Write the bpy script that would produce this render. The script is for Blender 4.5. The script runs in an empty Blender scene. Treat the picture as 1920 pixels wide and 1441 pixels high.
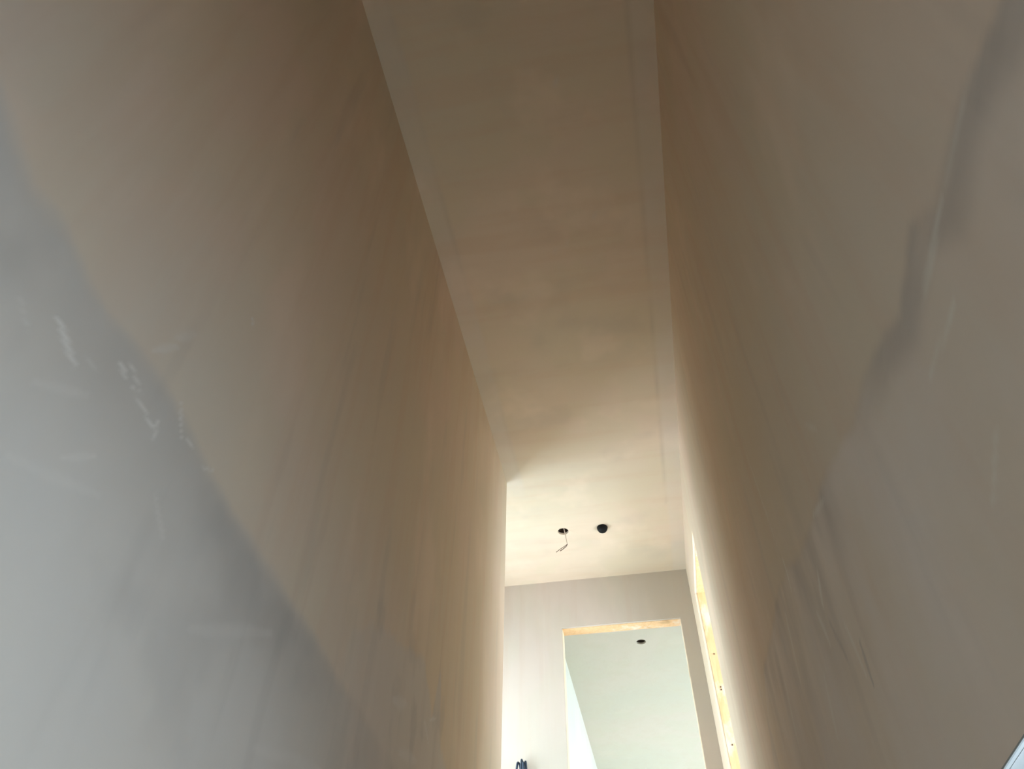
import bpy, math
import numpy as np
from mathutils import Matrix, Vector

scene = bpy.context.scene
COL = scene.collection

# ------------------------------------------------------------------ key sizes (metres, landing floor at z = 0)
CAMZ = -0.55                      # phone held part-way up the stairs
CEIL = 2.45
GROUND = -2.60
XL, XR = -0.7335, 0.333           # stairwell faces
YC = 3.512                        # end (outside corner) of the left wall
YF = 4.655                        # far landing wall
T = 0.118                         # stud partition
HEAD = 2.082                      # door head, far wall
HEAD_R = 2.035                    # door head, right wall
YB = -1.15                        # wall behind the camera

# ------------------------------------------------------------------ camera
F_PX = 1394.0
up = Vector((20, -1279.5, F_PX)).normalized()
fw = Vector((393, 1524.5, F_PX)); fw = (fw - up * fw.dot(up)).normalized()
rt = fw.cross(up)
if rt.x < 0: rt = -rt
# rows: world axes expressed in the picture's axes (x right, y down, z into the picture)
M = Matrix(((rt.x, -rt.y, -rt.z), (fw.x, -fw.y, -fw.z), (up.x, -up.y, -up.z)))
cam_data = bpy.data.cameras.new('camera')
cam_data.sensor_fit = 'HORIZONTAL'; cam_data.sensor_width = 36.0
cam_data.lens = 36.0 * F_PX / 1920.0
cam_data.clip_start = 0.01
cam = bpy.data.objects.new('camera', cam_data); COL.objects.link(cam)
cam.matrix_world = Matrix.Translation((0, 0, CAMZ)) @ M.to_4x4()
scene.camera = cam

# ------------------------------------------------------------------ view, world (plain overcast sky), daylight portals
vs = scene.view_settings
vs.view_transform = 'Standard'; vs.look = 'None'; vs.gamma = 1.0
vs.use_curve_mapping = False
vs.exposure = 0.50
scene.cycles.max_bounces = 8; scene.cycles.diffuse_bounces = 7; scene.cycles.glossy_bounces = 2
scene.cycles.transparent_max_bounces = 8
scene.cycles.sample_clamp_indirect = 0.0
scene.cycles.caustics_reflective = False

SKY = (0.74, 0.895, 1.0)
world = bpy.data.worlds.new('overcast_sky'); scene.world = world
world.use_nodes = True
bg = world.node_tree.nodes['Background']
bg.inputs[0].default_value = (*SKY, 1); bg.inputs[1].default_value = 8.0

def portal(name, loc, direction, sx, sy):
    l = bpy.data.lights.new(name, 'AREA'); l.shape = 'RECTANGLE'; l.size = sx; l.size_y = sy
    l.cycles.is_portal = True
    o = bpy.data.objects.new(name, l); COL.objects.link(o)
    o.location = loc
    o.rotation_euler = Vector(direction).to_track_quat('-Z', 'Y').to_euler()
    return o

# windows: (opening u0,u1,z0,z1)
W_STAIR = (-0.05, 0.98, -0.84, CAMZ + 0.294)          # right wall by the lower flight
W_BACK_ADDED = (-0.60, 0.20, -2.1, -1.50)                 # unseen glazing behind the camera, added to brighten the lower walls
W_LAND = (3.56, 4.52, 0.10, 1.92)                    # end of the landing
W_ROOM = (5.2, 7.6, 0.4, 1.65)                        # room beyond the far doorway
W_SIDE = (2.8, 4.58, 0.2, 2.30)                       # room beyond the right doorway
W_END_ADDED = (-0.50, 1.20, 0.1, 1.60)                      # unseen far room end window, added to send light down the corridor
X_LAND, X_ROOM, X_SIDE = -1.46, 1.9, 1.15

# ------------------------------------------------------------------ node helpers
def new_mat(name):
    m = bpy.data.materials.new(name); m.use_nodes = True
    nt = m.node_tree; b = nt.nodes['Principled BSDF']
    return m, nt, b
def N(nt, t, **kw):
    n = nt.nodes.new(t)
    for k, v in kw.items(): setattr(n, k, v)
    return n
def val(nt, sock, v):
    if isinstance(v, bpy.types.NodeSocket): nt.links.new(v, sock)
    elif isinstance(v, (tuple, list)) and len(v) == 3 and sock.type == 'RGBA': sock.default_value = (*v, 1)
    else: sock.default_value = v
def noise(nt, vec, scale, detail=3.0, rough=0.55, stretch=None, dist=0.0):
    if stretch:
        mp = N(nt, 'ShaderNodeMapping'); nt.links.new(vec, mp.inputs[0]); mp.inputs['Scale'].default_value = stretch
        vec = mp.outputs[0]
    n = N(nt, 'ShaderNodeTexNoise'); nt.links.new(vec, n.inputs['Vector'])
    n.inputs['Scale'].default_value = scale; n.inputs['Detail'].default_value = detail
    n.inputs['Roughness'].default_value = rough; n.inputs['Distortion'].default_value = dist
    return n.outputs['Fac']
def ramp(nt, fac, a, b):
    r = N(nt, 'ShaderNodeMapRange'); r.clamp = True; r.interpolation_type = 'SMOOTHSTEP'
    nt.links.new(fac, r.inputs[0]); r.inputs[1].default_value = a; r.inputs[2].default_value = b
    return r.outputs[0]
def math_(nt, op, a, b=0.0):
    n = N(nt, 'ShaderNodeMath', operation=op); val(nt, n.inputs[0], a); val(nt, n.inputs[1], b); return n.outputs[0]
def mix(nt, fac, a, b):
    n = N(nt, 'ShaderNodeMix', data_type='RGBA'); val(nt, n.inputs[0], fac); val(nt, n.inputs[6], a); val(nt, n.inputs[7], b)
    return n.outputs[2]

def plaster(name, pink, grey, marks=False, streak=(6, 6, 0.5), contrast=1.0):
    """bare skimmed plaster: pink where dry, greyer where the lower coat is still damp, long trowel strokes"""
    m, nt, b = new_mat(name)
    co = N(nt, 'ShaderNodeTexCoord').outputs['Object']
    big = noise(nt, co, 0.9, 1.5, 0.55)
    mid = noise(nt, co, 2.6, 3, 0.6, stretch=(1, 1, 0.45), dist=0.0)
    stk = noise(nt, co, 2.0, 3, 0.6, stretch=streak)
    pale = tuple(min(1, c * 1.10 + 0.015) for c in pink)
    deep = (pink[0] * 0.93, pink[1] * 0.88, pink[2] * 0.83)
    green = (pink[0] * 0.93, pink[1] * 0.985, pink[2] * 0.97)
    c = mix(nt, ramp(nt, big, 0.36, 0.64), pink, green)
    mott = noise(nt, co, 4.5, 1.5, 0.6, stretch=(1, 1, 0.6))
    c = mix(nt, math_(nt, 'MULTIPLY', ramp(nt, mott, 0.46, 0.58), 0.5), c, (pink[0] * 0.95, pink[1] * 1.0, pink[2] * 0.96))
    c = mix(nt, math_(nt, 'MULTIPLY', ramp(nt, stk, 0.45, 0.68), 0.38 * contrast), c, deep)
    c = mix(nt, math_(nt, 'MULTIPLY', ramp(nt, mid, 0.52, 0.72), 0.5 * contrast), c, pale)
    h = stk
    if marks:
        dmp = N(nt, 'ShaderNodeAttribute', attribute_name='damp').outputs['Fac']
        drk = N(nt, 'ShaderNodeAttribute', attribute_name='dark').outputs['Fac']
        mk = N(nt, 'ShaderNodeAttribute', attribute_name='mark').outputs['Fac']
        g2 = mix(nt, math_(nt, 'MULTIPLY', ramp(nt, mid, 0.4, 0.7), 0.5), grey, tuple(x * 1.10 for x in grey))
        c = mix(nt, dmp, c, g2)
        c = mix(nt, drk, c, tuple(x * 0.62 for x in grey))
        c = mix(nt, mk, c, tuple(min(0.85, x * 1.22) for x in grey))
        h = math_(nt, 'ADD', h, math_(nt, 'MULTIPLY', mk, 0.35))
    nt.links.new(c, b.inputs['Base Color'])
    b.inputs['Roughness'].default_value = 0.8
    b.inputs['Specular IOR Level'].default_value = 0.0
    bp = N(nt, 'ShaderNodeBump'); bp.inputs['Strength'].default_value = 0.10; bp.inputs['Distance'].default_value = 0.02
    nt.links.new(h, bp.inputs['Height']); nt.links.new(bp.outputs[0], b.inputs['Normal'])
    return m

def timber(name, base, dark):
    m, nt, b = new_mat(name)
    co = N(nt, 'ShaderNodeTexCoord').outputs['Object']
    grain = noise(nt, co, 14, 4, 0.6, stretch=(3, 3, 0.35), dist=0.8)
    knot = noise(nt, co, 6, 2, 0.5)
    c = mix(nt, math_(nt, 'MULTIPLY', ramp(nt, grain, 0.4, 0.7), 0.5), base, tuple(x * y for x, y in zip(base, (0.86, 0.74, 0.58))))
    c = mix(nt, math_(nt, 'MULTIPLY', ramp(nt, knot, 0.64, 0.74), 0.75), c, dark)
    sm = noise(nt, co, 5, 4, 0.65, stretch=(1.5, 1.5, 0.8))
    c = mix(nt, math_(nt, 'MULTIPLY', ramp(nt, sm, 0.50, 0.66), 0.65), c, (0.80, 0.72, 0.62))
    nt.links.new(c, b.inputs['Base Color']); b.inputs['Roughness'].default_value = 0.75
    bp = N(nt, 'ShaderNodeBump'); bp.inputs['Strength'].default_value = 0.3; bp.inputs['Distance'].default_value = 0.004
    nt.links.new(grain, bp.inputs['Height']); nt.links.new(bp.outputs[0], b.inputs['Normal'])
    return m

def plain(name, col, rough=0.6, spec=0.3, var=0.06, scale=12):
    m, nt, b = new_mat(name)
    co = N(nt, 'ShaderNodeTexCoord').outputs['Object']
    c = mix(nt, ramp(nt, noise(nt, co, scale, 3), 0.35, 0.65), col, tuple(x * (1 - var) for x in col))
    nt.links.new(c, b.inputs['Base Color']); b.inputs['Roughness'].default_value = rough
    b.inputs['Specular IOR Level'].default_value = spec
    return m

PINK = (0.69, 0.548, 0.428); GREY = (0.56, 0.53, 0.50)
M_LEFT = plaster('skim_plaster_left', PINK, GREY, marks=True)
M_RIGHT = plaster('skim_plaster_right', (0.75, 0.61, 0.485), (0.77, 0.695, 0.63), marks=True)
M_WALL = plaster('skim_plaster', (0.58, 0.50, 0.435), GREY)
M_PALE = plaster('dry_skim_plaster', (0.58, 0.52, 0.435), GREY, contrast=0.5)
M_BRIGHT = plaster('brightened_pale_plaster', (0.80, 0.77, 0.73), GREY, contrast=0.4)  # extra brightness of the far room's left wall put into its colour
M_CEIL = plaster('ceiling_skim_plaster', (0.76, 0.62, 0.485), GREY, marks=True, streak=(0.5, 5, 5))
M_WOOD = timber('sawn_softwood', (0.78, 0.51, 0.27), (0.42, 0.24, 0.10))
M_WOOD2 = timber('bright_lit_smeared_softwood', (0.80, 0.69, 0.52), (0.45, 0.34, 0.22))  # pale base paints in the strong light on the far door jambs
M_FLOOR = plain('dusty_boards', (0.60, 0.55, 0.49), 0.85, 0.2, 0.2, 25)
M_WHITE = plain('white_upvc', (0.80, 0.82, 0.83), 0.35, 0.5, 0.02)
M_LINING = plain('pale_lining_board', (0.40, 0.42, 0.43), 0.5, 0.3, 0.03)
M_BEAD = plain('shadow_grey_bead', (0.25, 0.27, 0.27), 0.5, 0.4, 0.05)  # dark grey paints the shadow line along the window head edge
M_BLACK = plain('black_plastic', (0.006, 0.006, 0.006), 0.55, 0.2, 0.1)
M_VOID = plain('joist_void_timber', (0.42, 0.30, 0.22), 0.9, 0.1, 0.2)
M_CABLE = plain('pale_cable_sheath', (0.72, 0.61, 0.52), 0.5, 0.4, 0.05, 60)
M_CORE = plain('brown_cable_core', (0.13, 0.07, 0.045), 0.5, 0.4, 0.1, 60)
M_NAVY = plain('dark_blue_cable', (0.018, 0.035, 0.065), 0.45, 0.5, 0.1, 60)
M_STEEL = plain('galvanised_steel', (0.45, 0.46, 0.47), 0.45, 0.5, 0.1, 60)
M_GLASS = bpy.data.materials.new('window_glass'); M_GLASS.use_nodes = True
_nt = M_GLASS.node_tree; _nt.nodes.clear()
_o = N(_nt, 'ShaderNodeOutputMaterial'); _mx = N(_nt, 'ShaderNodeMixShader'); _mx.inputs[0].default_value = 0.06
_tr = N(_nt, 'ShaderNodeBsdfTransparent'); _gl = N(_nt, 'ShaderNodeBsdfGlossy'); _gl.inputs['Roughness'].default_value = 0.02
_nt.links.new(_tr.outputs[0], _mx.inputs[1]); _nt.links.new(_gl.outputs[0], _mx.inputs[2]); _nt.links.new(_mx.outputs[0], _o.inputs[0])

# ------------------------------------------------------------------ mesh helpers
def link(o, parent=None):
    COL.objects.link(o)
    if parent: o.parent = parent
    return o
def mesh_obj(name, verts, faces, mat, parent=None, smooth=False):
    me = bpy.data.meshes.new(name); me.from_pydata(verts, [], faces); me.validate(); me.update()
    me.materials.append(mat)
    if smooth:
        for p in me.polygons: p.use_smooth = True
    return link(bpy.data.objects.new(name, me), parent)
def structure(o): o['kind'] = 'structure'; return o
def empty(name, loc=(0, 0, 0)):
    o = bpy.data.objects.new(name, None); o.location = loc; o.empty_display_size = 0.05
    return link(o)
def tag(o, label, cat, group=None):
    o['label'] = label; o['category'] = cat
    if group: o['group'] = group
    return o
def box(name, lo, hi, mat, parent=None, bevel=0.0):
    x0, y0, z0 = lo; x1, y1, z1 = hi
    v = [(x0, y0, z0), (x1, y0, z0), (x1, y1, z0), (x0, y1, z0), (x0, y0, z1), (x1, y0, z1), (x1, y1, z1), (x0, y1, z1)]
    f = [(0, 3, 2, 1), (4, 5, 6, 7), (0, 1, 5, 4), (1, 2, 6, 5), (2, 3, 7, 6), (3, 0, 4, 7)]
    o = mesh_obj(name, v, f, mat, parent)
    if bevel:
        b = o.modifiers.new('bevel', 'BEVEL'); b.width = bevel; b.segments = 2
    return o
def tube(name, pts, rad, mat, parent=None, n=10):
    """round bar through points, smoothed with Catmull-Rom, capped"""
    P = [Vector(p) for p in pts]; fine = []
    for i in range(len(P) - 1):
        p0 = P[max(i - 1, 0)]; p1 = P[i]; p2 = P[i + 1]; p3 = P[min(i + 2, len(P) - 1)]
        for k in range(6):
            t = k / 6
            fine.append(0.5 * ((2 * p1) + (p2 - p0) * t + (2 * p0 - 5 * p1 + 4 * p2 - p3) * t * t + (-p0 + 3 * p1 - 3 * p2 + p3) * t ** 3))
    fine.append(P[-1])
    V, Fc = [], []
    for i, p in enumerate(fine):
        d = (fine[min(i + 1, len(fine) - 1)] - fine[max(i - 1, 0)]).normalized()
        a = d.orthogonal().normalized() if i == 0 else (a - d * a.dot(d)).normalized()
        b = d.cross(a)
        for k in range(n):
            t = 2 * math.pi * k / n
            V.append(tuple(p + (a * math.cos(t) + b * math.sin(t)) * rad))
        if i:
            for k in range(n):
                Fc.append(((i - 1) * n + k, (i - 1) * n + (k + 1) % n, i * n + (k + 1) % n, i * n + k))
    Fc.append(tuple(range(n))[::-1]); Fc.append(tuple(range(len(V) - n, len(V))))
    return mesh_obj(name, V, Fc, mat, parent, smooth=True)
def lathe(name, prof, mat, loc, parent=None, n=28):
    V, Fc = [], []
    for i, (r, z) in enumerate(prof):
        for k in range(n):
            t = 2 * math.pi * k / n; V.append((r * math.cos(t), r * math.sin(t), z))
        if i:
            for k in range(n):
                Fc.append(((i - 1) * n + k, (i - 1) * n + (k + 1) % n, i * n + (k + 1) % n, i * n + k))
    o = mesh_obj(name, V, Fc, mat, parent, smooth=True)
    o.location = loc
    return o

def lines(a, b, cuts, zones):
    """grid lines between a and b: cuts are exact, zones = [(lo, hi, step)], elsewhere one coarse cell"""
    s = {round(a, 5), round(b, 5)} | {round(c, 5) for c in cuts if a < c < b}
    for lo, hi, st in zones:
        lo, hi = max(a, lo), min(b, hi)
        if hi > lo:
            k = max(1, int(round((hi - lo) / st)))
            s |= {round(lo + (hi - lo) * i / k, 5) for i in range(k + 1)}
    return sorted(s)

def slab(name, axis, face, back, ur, vr, holes, mat, uz=(), vz=(), attr=None, rounds=()):
    """slab whose seen side lies at axis=face and other side at axis=back, with rectangular openings.
       axis 'x': u=y v=z; axis 'y': u=x v=z; axis 'z': u=x v=y"""
    us = lines(ur[0], ur[1], [h[i] for h in holes for i in (0, 1)], uz)
    vl = lines(vr[0], vr[1], [h[i] for h in holes for i in (2, 3)], vz)
    nu, nv = len(us), len(vl)
    U, Vv = np.meshgrid(us, vl, indexing='ij')
    cu = (np.array(us)[:-1] + np.array(us)[1:]) / 2; cv = (np.array(vl)[:-1] + np.array(vl)[1:]) / 2
    solid = np.ones((nu - 1, nv - 1), bool)
    for h in holes:
        solid &= ~(((cu > h[0]) & (cu < h[1]))[:, None] & ((cv > h[2]) & (cv < h[3]))[None, :])
    def p3(u, v, w):
        return {'x': (w, u, v), 'y': (u, w, v), 'z': (u, v, w)}[axis]
    idx = np.arange(nu * nv).reshape(nu, nv)
    verts = [p3(float(u), float(v), face) for u, v in zip(U.ravel(), Vv.ravel())]
    off = len(verts)
    verts += [p3(float(u), float(v), back) for u, v in zip(U.ravel(), Vv.ravel())]
    flip = (face > back) != (axis == 'y')
    ii, jj = np.nonzero(solid)
    a, b, c, d = idx[ii, jj], idx[ii + 1, jj], idx[ii + 1, jj + 1], idx[ii, jj + 1]
    fr = np.stack([a, b, c, d], 1)
    faces = (fr if flip else fr[:, ::-1]).tolist() + ((fr[:, ::-1] if flip else fr) + off).tolist()
    pad = np.pad(solid, 1)
    for i, j in zip(ii, jj):
        for di, dj, e in ((-1, 0, (idx[i, j + 1], idx[i, j])), (1, 0, (idx[i + 1, j], idx[i + 1, j + 1])),
                          (0, -1, (idx[i, j], idx[i + 1, j])), (0, 1, (idx[i + 1, j + 1], idx[i, j + 1]))):
            if not pad[i + 1 + di, j + 1 + dj]:
                q = [int(e[0]), int(e[1]), int(e[1]) + off, int(e[0]) + off]
                faces.append(q[::-1] if flip else q)
    me = bpy.data.meshes.new(name); me.from_pydata(verts, [], faces); me.update(); me.materials.append(mat)
    if attr:
        for nm, fn in attr.items():
            vals = fn(U.ravel(), Vv.ravel()); vals = np.concatenate([vals, np.zeros_like(vals)])
            at = me.attributes.new(nm, 'FLOAT', 'POINT'); at.data.foreach_set('value', vals.astype(np.float32))
    return structure(link(bpy.data.objects.new(name, me)))

# ------------------------------------------------------------------ fractal noise for stain outlines (on wall coordinates)
_rng = np.random.RandomState(11)
_tab = _rng.rand(8, 256, 256)
def vnoise(u, v, layer=0):
    iu, iv = np.floor(u).astype(int), np.floor(v).astype(int); fu, fv = u - iu, v - iv
    fu, fv = fu * fu * (3 - 2 * fu), fv * fv * (3 - 2 * fv); t = _tab[layer % 8]
    g = lambda i, j: t[i % 256, j % 256]
    return (g(iu, iv) * (1 - fu) + g(iu + 1, iv) * fu) * (1 - fv) + (g(iu, iv + 1) * (1 - fu) + g(iu + 1, iv + 1) * fu) * fv
def fbm(u, v, su, sv, layer=0, octaves=4):
    s = 0; a = 1; tot = 0
    for k in range(octaves):
        s = s + a * vnoise(u * su * 2 ** k + 37.1 * k, v * sv * 2 ** k + 11.7 * k, layer + k); tot += a; a *= 0.55
    return s / tot - 0.5
def sstep(a, b, x):
    t = np.clip((x - a) / (b - a), 0, 1); return t * t * (3 - 2 * t)
def strokes(u, v, segs):
    """thin trowel strokes: (u0,v0,u1,v1,width,strength)"""
    m = np.zeros_like(u)
    wu = u + 0.012 * fbm(u, v, 9, 9, 5); wv = v + 0.012 * fbm(u, v, 9, 9, 6)
    for a0, b0, a1, b1, w, s in segs:
        du, dv = a1 - a0, b1 - b0; L = du * du + dv * dv
        t = np.clip(((wu - a0) * du + (wv - b0) * dv) / L, 0, 1)
        d = np.hypot(wu - a0 - t * du, wv - b0 - t * dv)
        m = np.maximum(m, s * (1 - sstep(0.2 * w, w * (0.35 + 0.65 * np.sin(np.pi * np.clip(t, .08, .92))), d)))
    return m * (0.6 + 0.8 * np.clip(fbm(u, v, 25, 25, 3) + 0.4, 0, 1))

# heights below are above the phone (as read off the walls)
LEFT_LINE = np.array([(-1.6, 1.05), (0.22, 0.98), (0.35, 0.915), (0.43, 0.918), (0.55, 0.888), (0.62, 0.90), (0.71, 0.905), (0.87, 0.885),
                      (1.0, 0.865), (1.27, 0.856), (1.47, 0.84), (1.7, 0.832), (1.97, 0.81), (2.3, 0.78), (3.6, 0.66)])
LEFT_LINE2 = np.array([(1.3, 0.70), (1.55, 0.86), (1.62, 0.98), (1.72, 1.05), (1.9, 1.12), (2.03, 1.155), (2.25, 1.20), (2.43, 1.226), (2.47, 1.10),
                       (2.38, 1.06), (2.5, 1.0), (2.585, 0.978), (2.7, 0.80), (3.0, 0.3)])
def l_damp(y, z):
    h = z - CAMZ + 0.05 * fbm(y, z, 5, 5, 0)
    soft = 0.02 + 0.07 * np.clip(fbm(y, z, 2, 2, 4) + 0.5, 0, 1)
    line = np.interp(y, LEFT_LINE[:, 0], LEFT_LINE[:, 1])
    d1 = sstep(soft, -soft, h - line) * (0.75 + 0.25 * sstep(1.9, 1.2, y))
    o = np.argsort(LEFT_LINE2[:, 0])
    line2 = np.interp(y, LEFT_LINE2[o, 0], LEFT_LINE2[o, 1], left=0, right=0)
    d2 = 0.6 * sstep(0.03, -0.03, h - line2 + 0.16 * fbm(y, z, 9, 6, 2)) * sstep(1.3, 1.8, y + 0.4 * fbm(y, z, 6, 6, 5))
    d3 = (0.42 + 0.5 * fbm(y, z, 2.5, 1.5, 6)) * sstep(0.75, 0.0, h - line) * sstep(2.6, 1.6, y)
    return np.clip(np.maximum(np.maximum(d1 * (0.92 + 0.3 * fbm(y, z, 4, 4, 3)), d2), d3), 0, 1)
def l_dark(y, z):
    h = z - CAMZ + 0.05 * fbm(y, z, 5, 5, 0)
    line = np.interp(y, LEFT_LINE[:, 0], LEFT_LINE[:, 1])
    d = sstep(0.01, -0.03, h - line) * sstep(-0.30, -0.02, h - line) * (0.22 + 0.5 * fbm(y, z, 4, 3, 1))
    d = d + 0.22 * sstep(0.0, 0.25, fbm(y, z, 5, 4, 2)) * sstep(0.02, -0.05, h - line)
    blot = sstep(0.02, 0.22, fbm(y, z, 10, 5, 6)) * sstep(1.5, 1.9, y) * sstep(2.75, 2.5, y) * sstep(1.3, 1.1, h) * 0.25
    st = sstep(0.10, 0.3, fbm(y, z, 14, 1.6, 7)) * 0.13
    return np.clip(d + blot + st, 0, 1)
def l_mark(y, z):
    h = z - CAMZ
    seg = [(0.43, 0.77, 0.47, 0.745, .006, .35), (0.495, 0.80, 0.555, 0.775, .012, .8), (0.56, 0.80, 0.60, 0.80, .006, .5), (0.62, 0.85, 0.64, 0.845, .010, .9),
           (0.63, 0.87, 0.68, 0.85, .006, .7), (0.66, 0.84, 0.73, 0.826, .007, .8), (0.735, 0.845, 0.745, 0.81, .007, .6), (0.76, 0.915, 0.80, 0.86, .006, .6),
           (0.80, 0.88, 0.84, 0.868, .006, .6), (0.52, 0.70, 0.60, 0.76, .012, .25), (0.55, 0.60, 0.70, 0.66, .014, .22), (0.87, 0.86, 0.90, 0.88, .006, .5),
           (0.62, 0.66, 0.66, 0.70, .010, .4), (0.8, 0.74, 0.85, 0.70, .010, .35), (0.66, 0.93, 0.70, 0.99, .012, .35), (0.69, 1.0, 0.72, 1.05, .014, .3),
           (1.0, 0.62, 1.25, 0.75, .02, .22), (1.3, 0.55, 1.6, 0.62, .02, .2), (0.9, 0.35, 1.2, 0.42, .03, .25), (2.36, 1.05, 2.42, 1.08, .01, .5),
           (2.30, 1.02, 2.36, 0.98, .01, .5), (2.0, 0.95, 2.1, 0.99, .03, .35), (2.1, 0.85, 2.25, 0.88, .03, .3), (0.84, 1.25, 0.85, 1.24, .006, .8)]
    return np.clip(strokes(y, h, seg), 0, 1)
RIGHT_LINE = np.array([(-1.6, 0.60), (0.25, 0.636), (0.34, 0.673), (0.43, 0.668), (0.485, 0.712), (0.59, 0.69), (0.68, 0.735), (0.89, 0.792), (1.14, 0.86),
                       (1.37, 0.90), (1.46, 0.93), (1.56, 0.995), (1.85, 1.036), (2.26, 1.09), (2.44, 1.0), (2.6, 0.8), (2.9, 0.6), (3.6, 0.5)])
def r_line(y, z):
    return z - CAMZ + 0.035 * fbm(y, z, 7, 5, 0) - np.interp(y, RIGHT_LINE[:, 0], RIGHT_LINE[:, 1])
def r_damp(y, z):
    d = r_line(y, z)
    a = (0.25 + 0.5 * fbm(y, z, 2.5, 1.5, 6)) * sstep(0.6, 0.0, d)
    return np.clip(np.maximum(a, sstep(0.012, -0.03, d) * (0.6 + 0.9 * fbm(y, z, 6, 3, 2))), 0, 1) * sstep(3.0, 2.3, y)
def r_dark(y, z):
    d = r_line(y, z); h = z - CAMZ
    near = sstep(0.006, -0.02, d) * sstep(-0.085, -0.03, d) * sstep(0.95, 0.6, y) * (0.55 + 0.9 * fbm(y, h, 5, 18, 3))
    far = sstep(0.01, -0.02, d) * sstep(-0.42, -0.02, d) * sstep(0.9, 1.15, y) * sstep(2.75, 2.4, y) * np.clip(0.22 + 1.3 * fbm(y, z, 9, 3.2, 1), 0, 1)
    slot = strokes(y, h, [(1.19, 0.60, 1.20, 0.54, .012, .7), (1.33, 0.72, 1.30, 0.63, .012, .35)])
    st = sstep(0.10, 0.3, fbm(y, z, 14, 1.6, 7)) * 0.12
    return np.clip(near + far + slot + st, 0, 1)
def r_mark(y, z):
    h = z - CAMZ
    seg = [(1.555, 1.0, 1.56, 0.93, .008, .5), (1.30, 0.80, 1.34, 0.76, .014, .45), (1.40, 0.78, 1.38, 0.70, .012, .3), (0.42, 0.645, 0.55, 0.645, .008, .45),
           (0.30, 0.655, 0.42, 0.65, .006, .3), (0.50, 0.585, 0.62, 0.60, .006, .3), (1.24, 0.66, 1.22, 0.56, .010, .3), (1.7, 0.95, 1.75, 0.80, .014, .3),
           (1.95, 0.9, 2.0, 0.75, .014, .3), (1.1, 0.82, 1.2, 0.86, .010, .3), (1.5, 0.7, 1.55, 0.6, .016, .25), (1.62, 1.45, 1.57, 1.05, .006, .3),
           (0.55, 0.47, 0.62, 0.44, .006, .3), (1.05, 0.95, 1.0, 0.90, .008, .3)]
    return np.clip(strokes(y, h, seg), 0, 1)

# ceiling: taped joints along both walls show as slightly paler, thin-edged bands
def c_mark(x, y):
    w = 0.012 * fbm(x, y, 1.2, 3, 2)
    bl = sstep(XL + 0.095, XL + 0.088, x + w) * sstep(3.75, 3.45, y)
    br = sstep(XR - 0.098, XR - 0.092, x + w)
    sp = strokes(x, y, [(-0.05, 1.05, -0.07, 1.15, .008, .35), (0.0, 1.75, 0.06, 1.72, .012, .25), (-0.2, 1.9, -0.12, 1.87, .012, .25)])
    return np.clip(0.30 * np.maximum(bl, br) * (0.7 + 1.2 * fbm(x, y, 6, 3, 4)) + sp, 0, 1)
def c_dark(x, y):
    w = 0.012 * fbm(x, y, 1.2, 3, 2)
    e = np.maximum(np.exp(-((x + w - XL - 0.097) / 0.007) ** 2) * sstep(3.75, 3.45, y), np.exp(-((x + w - XR + 0.10) / 0.006) ** 2) * (y < 3.9))
    return np.clip(0.20 * e * (0.7 + 2 * fbm(x, y, 5, 5, 1)) + 0.14 * sstep(0.02, 0.3, fbm(x, y, 3, 5, 5)), 0, 1)
zero = lambda u, v: np.zeros_like(u)

# ------------------------------------------------------------------ walls, ceiling, floors
fz = [(0.0, 1.8, 0.007), (1.8, 3.6, 0.012)]
slab('wall_left', 'x', XL, XL - T, (YB, YC), (GROUND, CEIL), [], M_LEFT, fz, [(CAMZ + 0.1, CAMZ + 1.32, 0.008), (CAMZ + 1.32, CEIL, 0.05)],
     {'damp': l_damp, 'dark': l_dark, 'mark': l_mark})
D_SIDE = (3.622, 4.292, 0.0, HEAD_R)
slab('wall_right', 'x', XR, XR + T, (YB, YF), (GROUND, CEIL), [D_SIDE, W_STAIR], M_RIGHT, fz, [(CAMZ + 0.1, CAMZ + 1.32, 0.008), (CAMZ + 1.32, CEIL, 0.05)],
     {'damp': r_damp, 'dark': r_dark, 'mark': r_mark})
D_FAR = (-0.566, 0.238, 0.0, HEAD)
slab('wall_far', 'y', YF, YF + T, (X_LAND, X_ROOM + T), (0, CEIL), [D_FAR], M_WALL)
slab('wall_back', 'y', YB, YB - T, (XL - T, XR + T), (GROUND, CEIL), [W_BACK_ADDED], M_WALL)
slab('wall_landing_near', 'y', YC, YC - T, (X_LAND, XL - T), (0, CEIL), [], M_WALL)
slab('wall_landing_end', 'x', X_LAND, X_LAND - T, (YC - T, YF + T), (0, CEIL), [W_LAND], M_WALL)
slab('wall_side_room_near', 'y', 2.60, 2.60 - T, (XR + T, X_SIDE), (0, CEIL), [], M_PALE)
slab('wall_side_room_end', 'x', X_SIDE, X_SIDE + T, (2.60 - T, YF + T), (0, CEIL), [W_SIDE], M_PALE)
RX0, RY1 = -0.686, 9.2
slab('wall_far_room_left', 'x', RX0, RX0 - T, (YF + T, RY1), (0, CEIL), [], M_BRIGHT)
slab('wall_far_room_right', 'x', X_ROOM, X_ROOM + T, (YF + T, RY1), (0, CEIL), [W_ROOM], M_PALE)
slab('wall_far_room_end', 'y', RY1, RY1 + T, (RX0 - T, X_ROOM + T), (0, CEIL), [W_END_ADDED], M_PALE)

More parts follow.
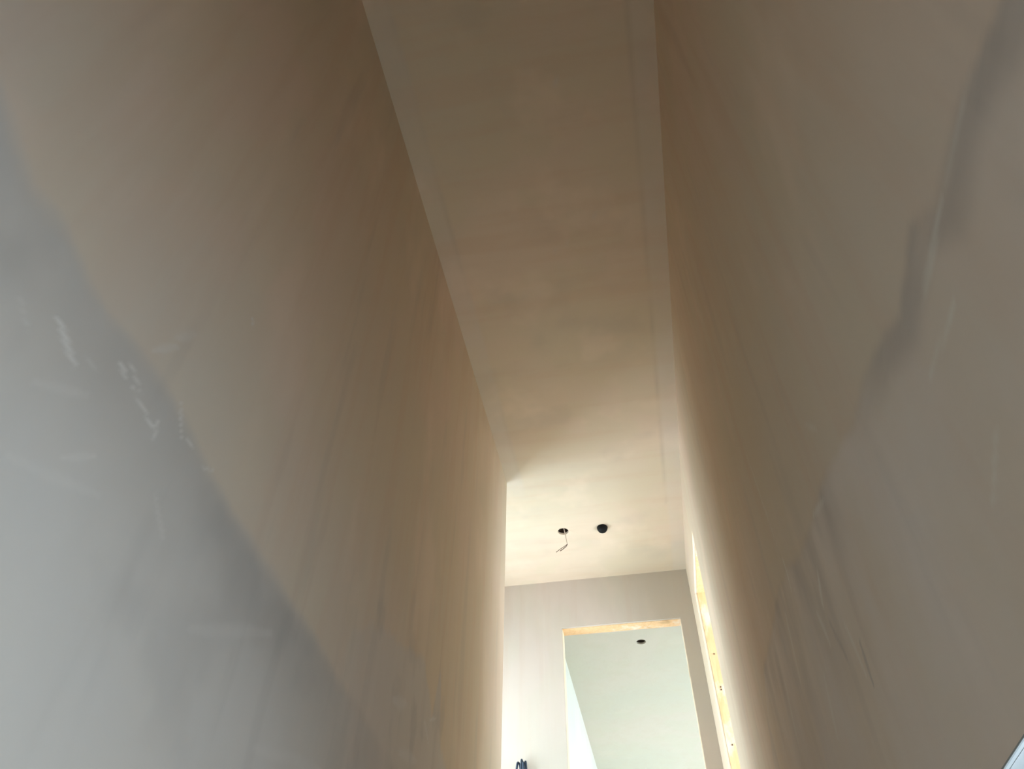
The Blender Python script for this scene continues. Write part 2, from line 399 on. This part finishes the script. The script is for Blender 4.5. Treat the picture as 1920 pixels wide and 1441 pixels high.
def ceiling_with_holes(name, xr, yr, cutouts, mat, attr=None, fine=0.02):
    """plasterboard 15 mm thick; each round cut-out sits in its own square of cells"""
    h = [(x - 0.06, x + 0.06, y - 0.06, y + 0.06) for x, y, r in cutouts]
    o = slab(name, 'z', CEIL, CEIL + 0.015, xr, yr, h, mat, [(max(xr[0], XL - .01), min(xr[1], XR + .01), fine)], [(max(0.4, yr[0]), min(yr[1], 5), 0.03)], attr)
    me = o.data
    V = [tuple(v.co) for v in me.vertices]; Fc = [tuple(p.vertices) for p in me.polygons]
    n = 32
    for x, y, r in cutouts:
        b0 = len(V); sq = []
        for k in range(n):
            t = 2 * math.pi * (k + 0.5) / n; c, s = math.cos(t), math.sin(t); m = 0.06 / max(abs(c), abs(s))
            sq.append((c, s, m))
        for z in (CEIL, CEIL + 0.015):
            for c, s, m in sq: V.append((x + c * m, y + s * m, z))
            for c, s, m in sq: V.append((x + c * r, y + s * r, z))
        for k in range(n):
            q = (k + 1) % n
            Fc.append((b0 + k, b0 + n + k, b0 + n + q, b0 + q))
            Fc.append((b0 + n + k, b0 + 3 * n + k, b0 + 3 * n + q, b0 + n + q))
            Fc.append((b0 + 2 * n + k, b0 + 2 * n + q, b0 + 3 * n + q, b0 + 3 * n + k))
        # corner triangles of the square
        for cx, cy, k in ((1, 1, 3), (-1, 1, 11), (-1, -1, 19), (1, -1, 27)):
            V.append((x + cx * .06, y + cy * .06, CEIL)); Fc.append((len(V) - 1, b0 + k, b0 + k + 1))
    me2 = bpy.data.meshes.new(name); me2.from_pydata(V, [], Fc); me2.update(); me2.materials.append(mat)
    xs = np.array([v[0] for v in V]); ys = np.array([v[1] for v in V])
    for a, fn in (attr or {}).items():
        at = me2.attributes.new(a, 'FLOAT', 'POINT'); at.data.foreach_set('value', fn(xs, ys).astype(np.float32))
    o.data = me2; me2.name = name
    return o

H1 = (-0.458, 4.069, 0.036); H2 = (-0.197, 4.068, 0.033); H3 = (-0.052, 5.627, 0.038)
ceiling_with_holes('ceiling', (X_LAND, XR), (YB, YF), [H1, H2], M_CEIL, {'mark': c_mark, 'dark': c_dark, 'damp': zero})
ceiling_with_holes('ceiling_far_room', (RX0, X_ROOM), (YF + T, RY1), [H3], M_PALE)
slab('ceiling_side_room', 'z', CEIL, CEIL + 0.015, (XR + T, X_SIDE), (2.60, YF), [], M_PALE)
# floor void above the ceilings, closed so that no daylight leaks in
structure(box('ceiling_void', (X_LAND - T, YB - T, CEIL + 0.075), (X_ROOM + T, RY1 + T, CEIL + 0.125), M_VOID))
for lo, hi in (((X_LAND - T, YB - T), (X_LAND - .01, RY1 + T)), ((X_ROOM + .01, YB - T), (X_ROOM + T, RY1 + T)),
               ((X_LAND - T, YB - T), (X_ROOM + T, YB - .01)), ((X_LAND - T, RY1 + .01), (X_ROOM + T, RY1 + T))):
    structure(box('wall_void_edge', (*lo, CEIL + .016), (*hi, CEIL + 0.075), M_VOID))

structure(box('floor_landing', (X_LAND, 2.37, -0.22), (X_ROOM, RY1, 0.0), M_FLOOR))
structure(box('floor_ground', (XL, YB, GROUND - 0.1), (XR, 3.0, GROUND), M_FLOOR))
sv, sf = [], []
prof = [(-0.45, GROUND)]
for k in range(13):
    prof += [(-0.45 + 0.235 * k, GROUND + 0.2 * (k + 1)), (-0.45 + 0.235 * (k + 1), GROUND + 0.2 * (k + 1))]
prof = prof[:-1]
for y, z in prof: sv += [(XL, y, z), (XR, y, z)]
for k in range(len(prof) - 1): sf.append((2 * k, 2 * k + 1, 2 * k + 3, 2 * k + 2))
structure(mesh_obj('floor_stairs', sv, sf, M_FLOOR))

# ------------------------------------------------------------------ windows with frames and panes
def window(name, axis, face, side, w, head_lining=False):
    """window in a wall at constant x or y (axis); side=+1: outdoors towards the positive axis; face = indoor wall face"""
    u0, u1, z0, z1 = w
    P = (lambda a, u, z: (a, u, z)) if axis == 'x' else (lambda a, u, z: (u, a, z))
    e = structure(empty(name, P(face, (u0 + u1) / 2, z0)))
    base = Matrix.Translation(-e.location)
    xo = face + side * (T - 0.035); fwid = 0.06
    def bx(nm, a, b, m, bev=0.0):
        a, b = P(*a), P(*b)
        lo = tuple(min(p, q) for p, q in zip(a, b)); hi = tuple(max(p, q) for p, q in zip(a, b))
        o = box(nm, lo, hi, m, e, bev); o.matrix_parent_inverse = base; return o
    d0, d1 = xo - side * 0.03, xo + side * 0.03; um = (u0 + u1) / 2
    bx('frame_head', (d0, u0, z1 - fwid), (d1, u1, z1), M_WHITE, .004)
    bx('frame_sill', (d0, u0, z0), (d1, u1, z0 + fwid), M_WHITE, .004)
    for ua in (u0, u1 - fwid, um - fwid / 2):
        bx('frame_post', (d0, ua, z0 + fwid), (d1, ua + fwid, z1 - fwid), M_WHITE, .004)
    for ua, ub in ((u0 + fwid, um - fwid / 2), (um + fwid / 2, u1 - fwid)):
        bx('pane', (xo - .002, ua, z0 + fwid), (xo + .002, ub, z1 - fwid), M_GLASS)
    bx('window_board', (face - side * 0.03, u0, z0), (d0, u1, z0 + 0.02), M_WHITE, .003)
    if head_lining:
        bx('edge_bead', (face - side * 0.0008, u0, z1 - 0.0014), (face + side * 0.0012, u1, z1 + 0.0006), M_BEAD)
        bx('edge_strip', (face + side * 0.0012, u0, z1 - 0.0012), (face + side * 0.0052, u1, z1), M_LINING)
        bx('head_lining', (face + side * 0.0060, u0, z1 - 0.0012), (d0, u1, z1), M_LINING)
    portal('daylight_' + name, P(face + side * (T + 0.02), um, (z0 + z1) / 2), P(-side, 0, 0), u1 - u0, z1 - z0)
    return e
window('window_1', 'x', XR, 1, W_STAIR, True)
window('window_2', 'x', X_LAND, -1, W_LAND)
window('window_3', 'x', X_ROOM, 1, W_ROOM)
window('window_4', 'x', X_SIDE, 1, W_SIDE)
window('window_added_back', 'y', YB, -1, W_BACK_ADDED)
window('window_added_end', 'y', RY1, 1, W_END_ADDED)
# ------------------------------------------------------------------ bare stud timber in the two door openings
PB = 0.0145                                                      # plasterboard and skim each side
e = structure(empty('door_1', ((D_FAR[0] + D_FAR[1]) / 2, YF, 0))); inv = Matrix.Translation(-e.location)
ya, yb = YF + PB, YF + T - PB
for nm, lo, hi, m in (('head_timber', (D_FAR[0] + .002, ya, HEAD - 0.002), (D_FAR[1] - .002, yb, HEAD + 0.036), M_WOOD),
                      ('jamb_timber', (D_FAR[0] - 0.036, ya, 0), (D_FAR[0] + 0.002, yb, HEAD - .002), M_WOOD2),
                      ('jamb_timber', (D_FAR[1] - 0.002, ya, 0), (D_FAR[1] + 0.036, yb, HEAD - .002), M_WOOD2)):
    o = box(nm, lo, hi, m, e); o.matrix_parent_inverse = inv
e = structure(empty('door_2', (XR, (D_SIDE[0] + D_SIDE[1]) / 2, 0))); inv = Matrix.Translation(-e.location)
xa, xb = XR + PB, XR + T - PB
for nm, lo, hi, m in (('head_timber', (xa, D_SIDE[0] + .002, HEAD_R - 0.002), (xb, D_SIDE[1] - .002, HEAD_R + 0.036), M_WOOD),
                      ('jamb_timber', (xa, D_SIDE[0] - 0.036, 0), (xb, D_SIDE[0] + 0.002, HEAD_R - .002), M_WOOD),
                      ('jamb_timber', (xa, D_SIDE[1] - 0.002, 0), (xb, D_SIDE[1] + 0.036, HEAD_R - .002), M_WOOD)):
    o = box(nm, lo, hi, m, e); o.matrix_parent_inverse = inv
for z in (1.62, 1.42, 1.405, 1.10):
    o = box('nail_head', (XR + 0.04, D_SIDE[1] - 0.005, z), (XR + 0.047, D_SIDE[1] - 0.001, z + 0.007), M_CORE, e); o.matrix_parent_inverse = inv

# ------------------------------------------------------------------ ceiling cut-outs and cables
c = empty('light_cable', (H1[0], H1[1], CEIL))
tag(c, 'thin pale cable with two split cores dangling from the ceiling light hole', 'cable')
def rel(o, root): o.matrix_parent_inverse = Matrix.Translation(-root.location); return o
x, y, z = H1[0] + 0.012, H1[1] - 0.004, CEIL
rel(tube('sheath', [(x - 0.02, y, z + 0.07), (x - 0.012, y, z + 0.05), (x, y, z - 0.02), (x + 0.006, y, z - 0.07), (x + 0.012, y, z - 0.108)], 0.0035, M_CABLE, c), c)
rel(tube('core', [(x + 0.012, y, z - 0.106), (x + 0.004, y, z - 0.122), (x - 0.014, y - .002, z - 0.140), (x - 0.038, y - .004, z - 0.158)], 0.0026, M_CORE, c), c)
rel(tube('core', [(x + 0.012, y, z - 0.106), (x - 0.006, y + .004, z - 0.118), (x - 0.034, y + .006, z - 0.134), (x - 0.066, y + .006, z - 0.157)], 0.0020, M_CORE, c), c)
rel(tube('core', [(x - 0.02, y - .015, z + 0.07), (x - 0.026, y - .012, z + 0.02), (x - 0.034, y - .010, z + 0.002), (x - 0.026, y + .01, z + 0.05)], 0.0022, M_CORE, c), c)

p = lathe('ceiling_plug', [(0.0335, 0.012), (0.0345, 0.0), (0.036, -0.003), (0.0345, -0.010), (0.031, -0.022), (0.024, -0.032), (0.012, -0.037), (0.0005, -0.038)], M_BLACK, (H2[0], H2[1], CEIL))
tag(p, 'small round black fitting set in the plaster ceiling beside the cable hole', 'ceiling fitting')

w = empty('wall_cable', (-0.835, YF, 1.19))
tag(w, 'bunch of dark blue cable tails poking from the landing wall beside the doorway', 'cable')
for k, (dx, dz, out) in enumerate(((-0.018, 0.012, 0.05), (0.0, 0.022, 0.06), (0.016, 0.016, 0.045), (0.008, 0.004, 0.07))):
    x = -0.835 + dx
    rel(tube('cable_tail', [(x, YF + 0.01, 1.18), (x, YF - out * .5, 1.19 + dz * .7), (x + dx * .4, YF - out, 1.19 + dz), (x + dx * .7, YF - out * 1.1, 1.165), (x + dx, YF - out, 1.12)], 0.0065, M_NAVY, w), w)
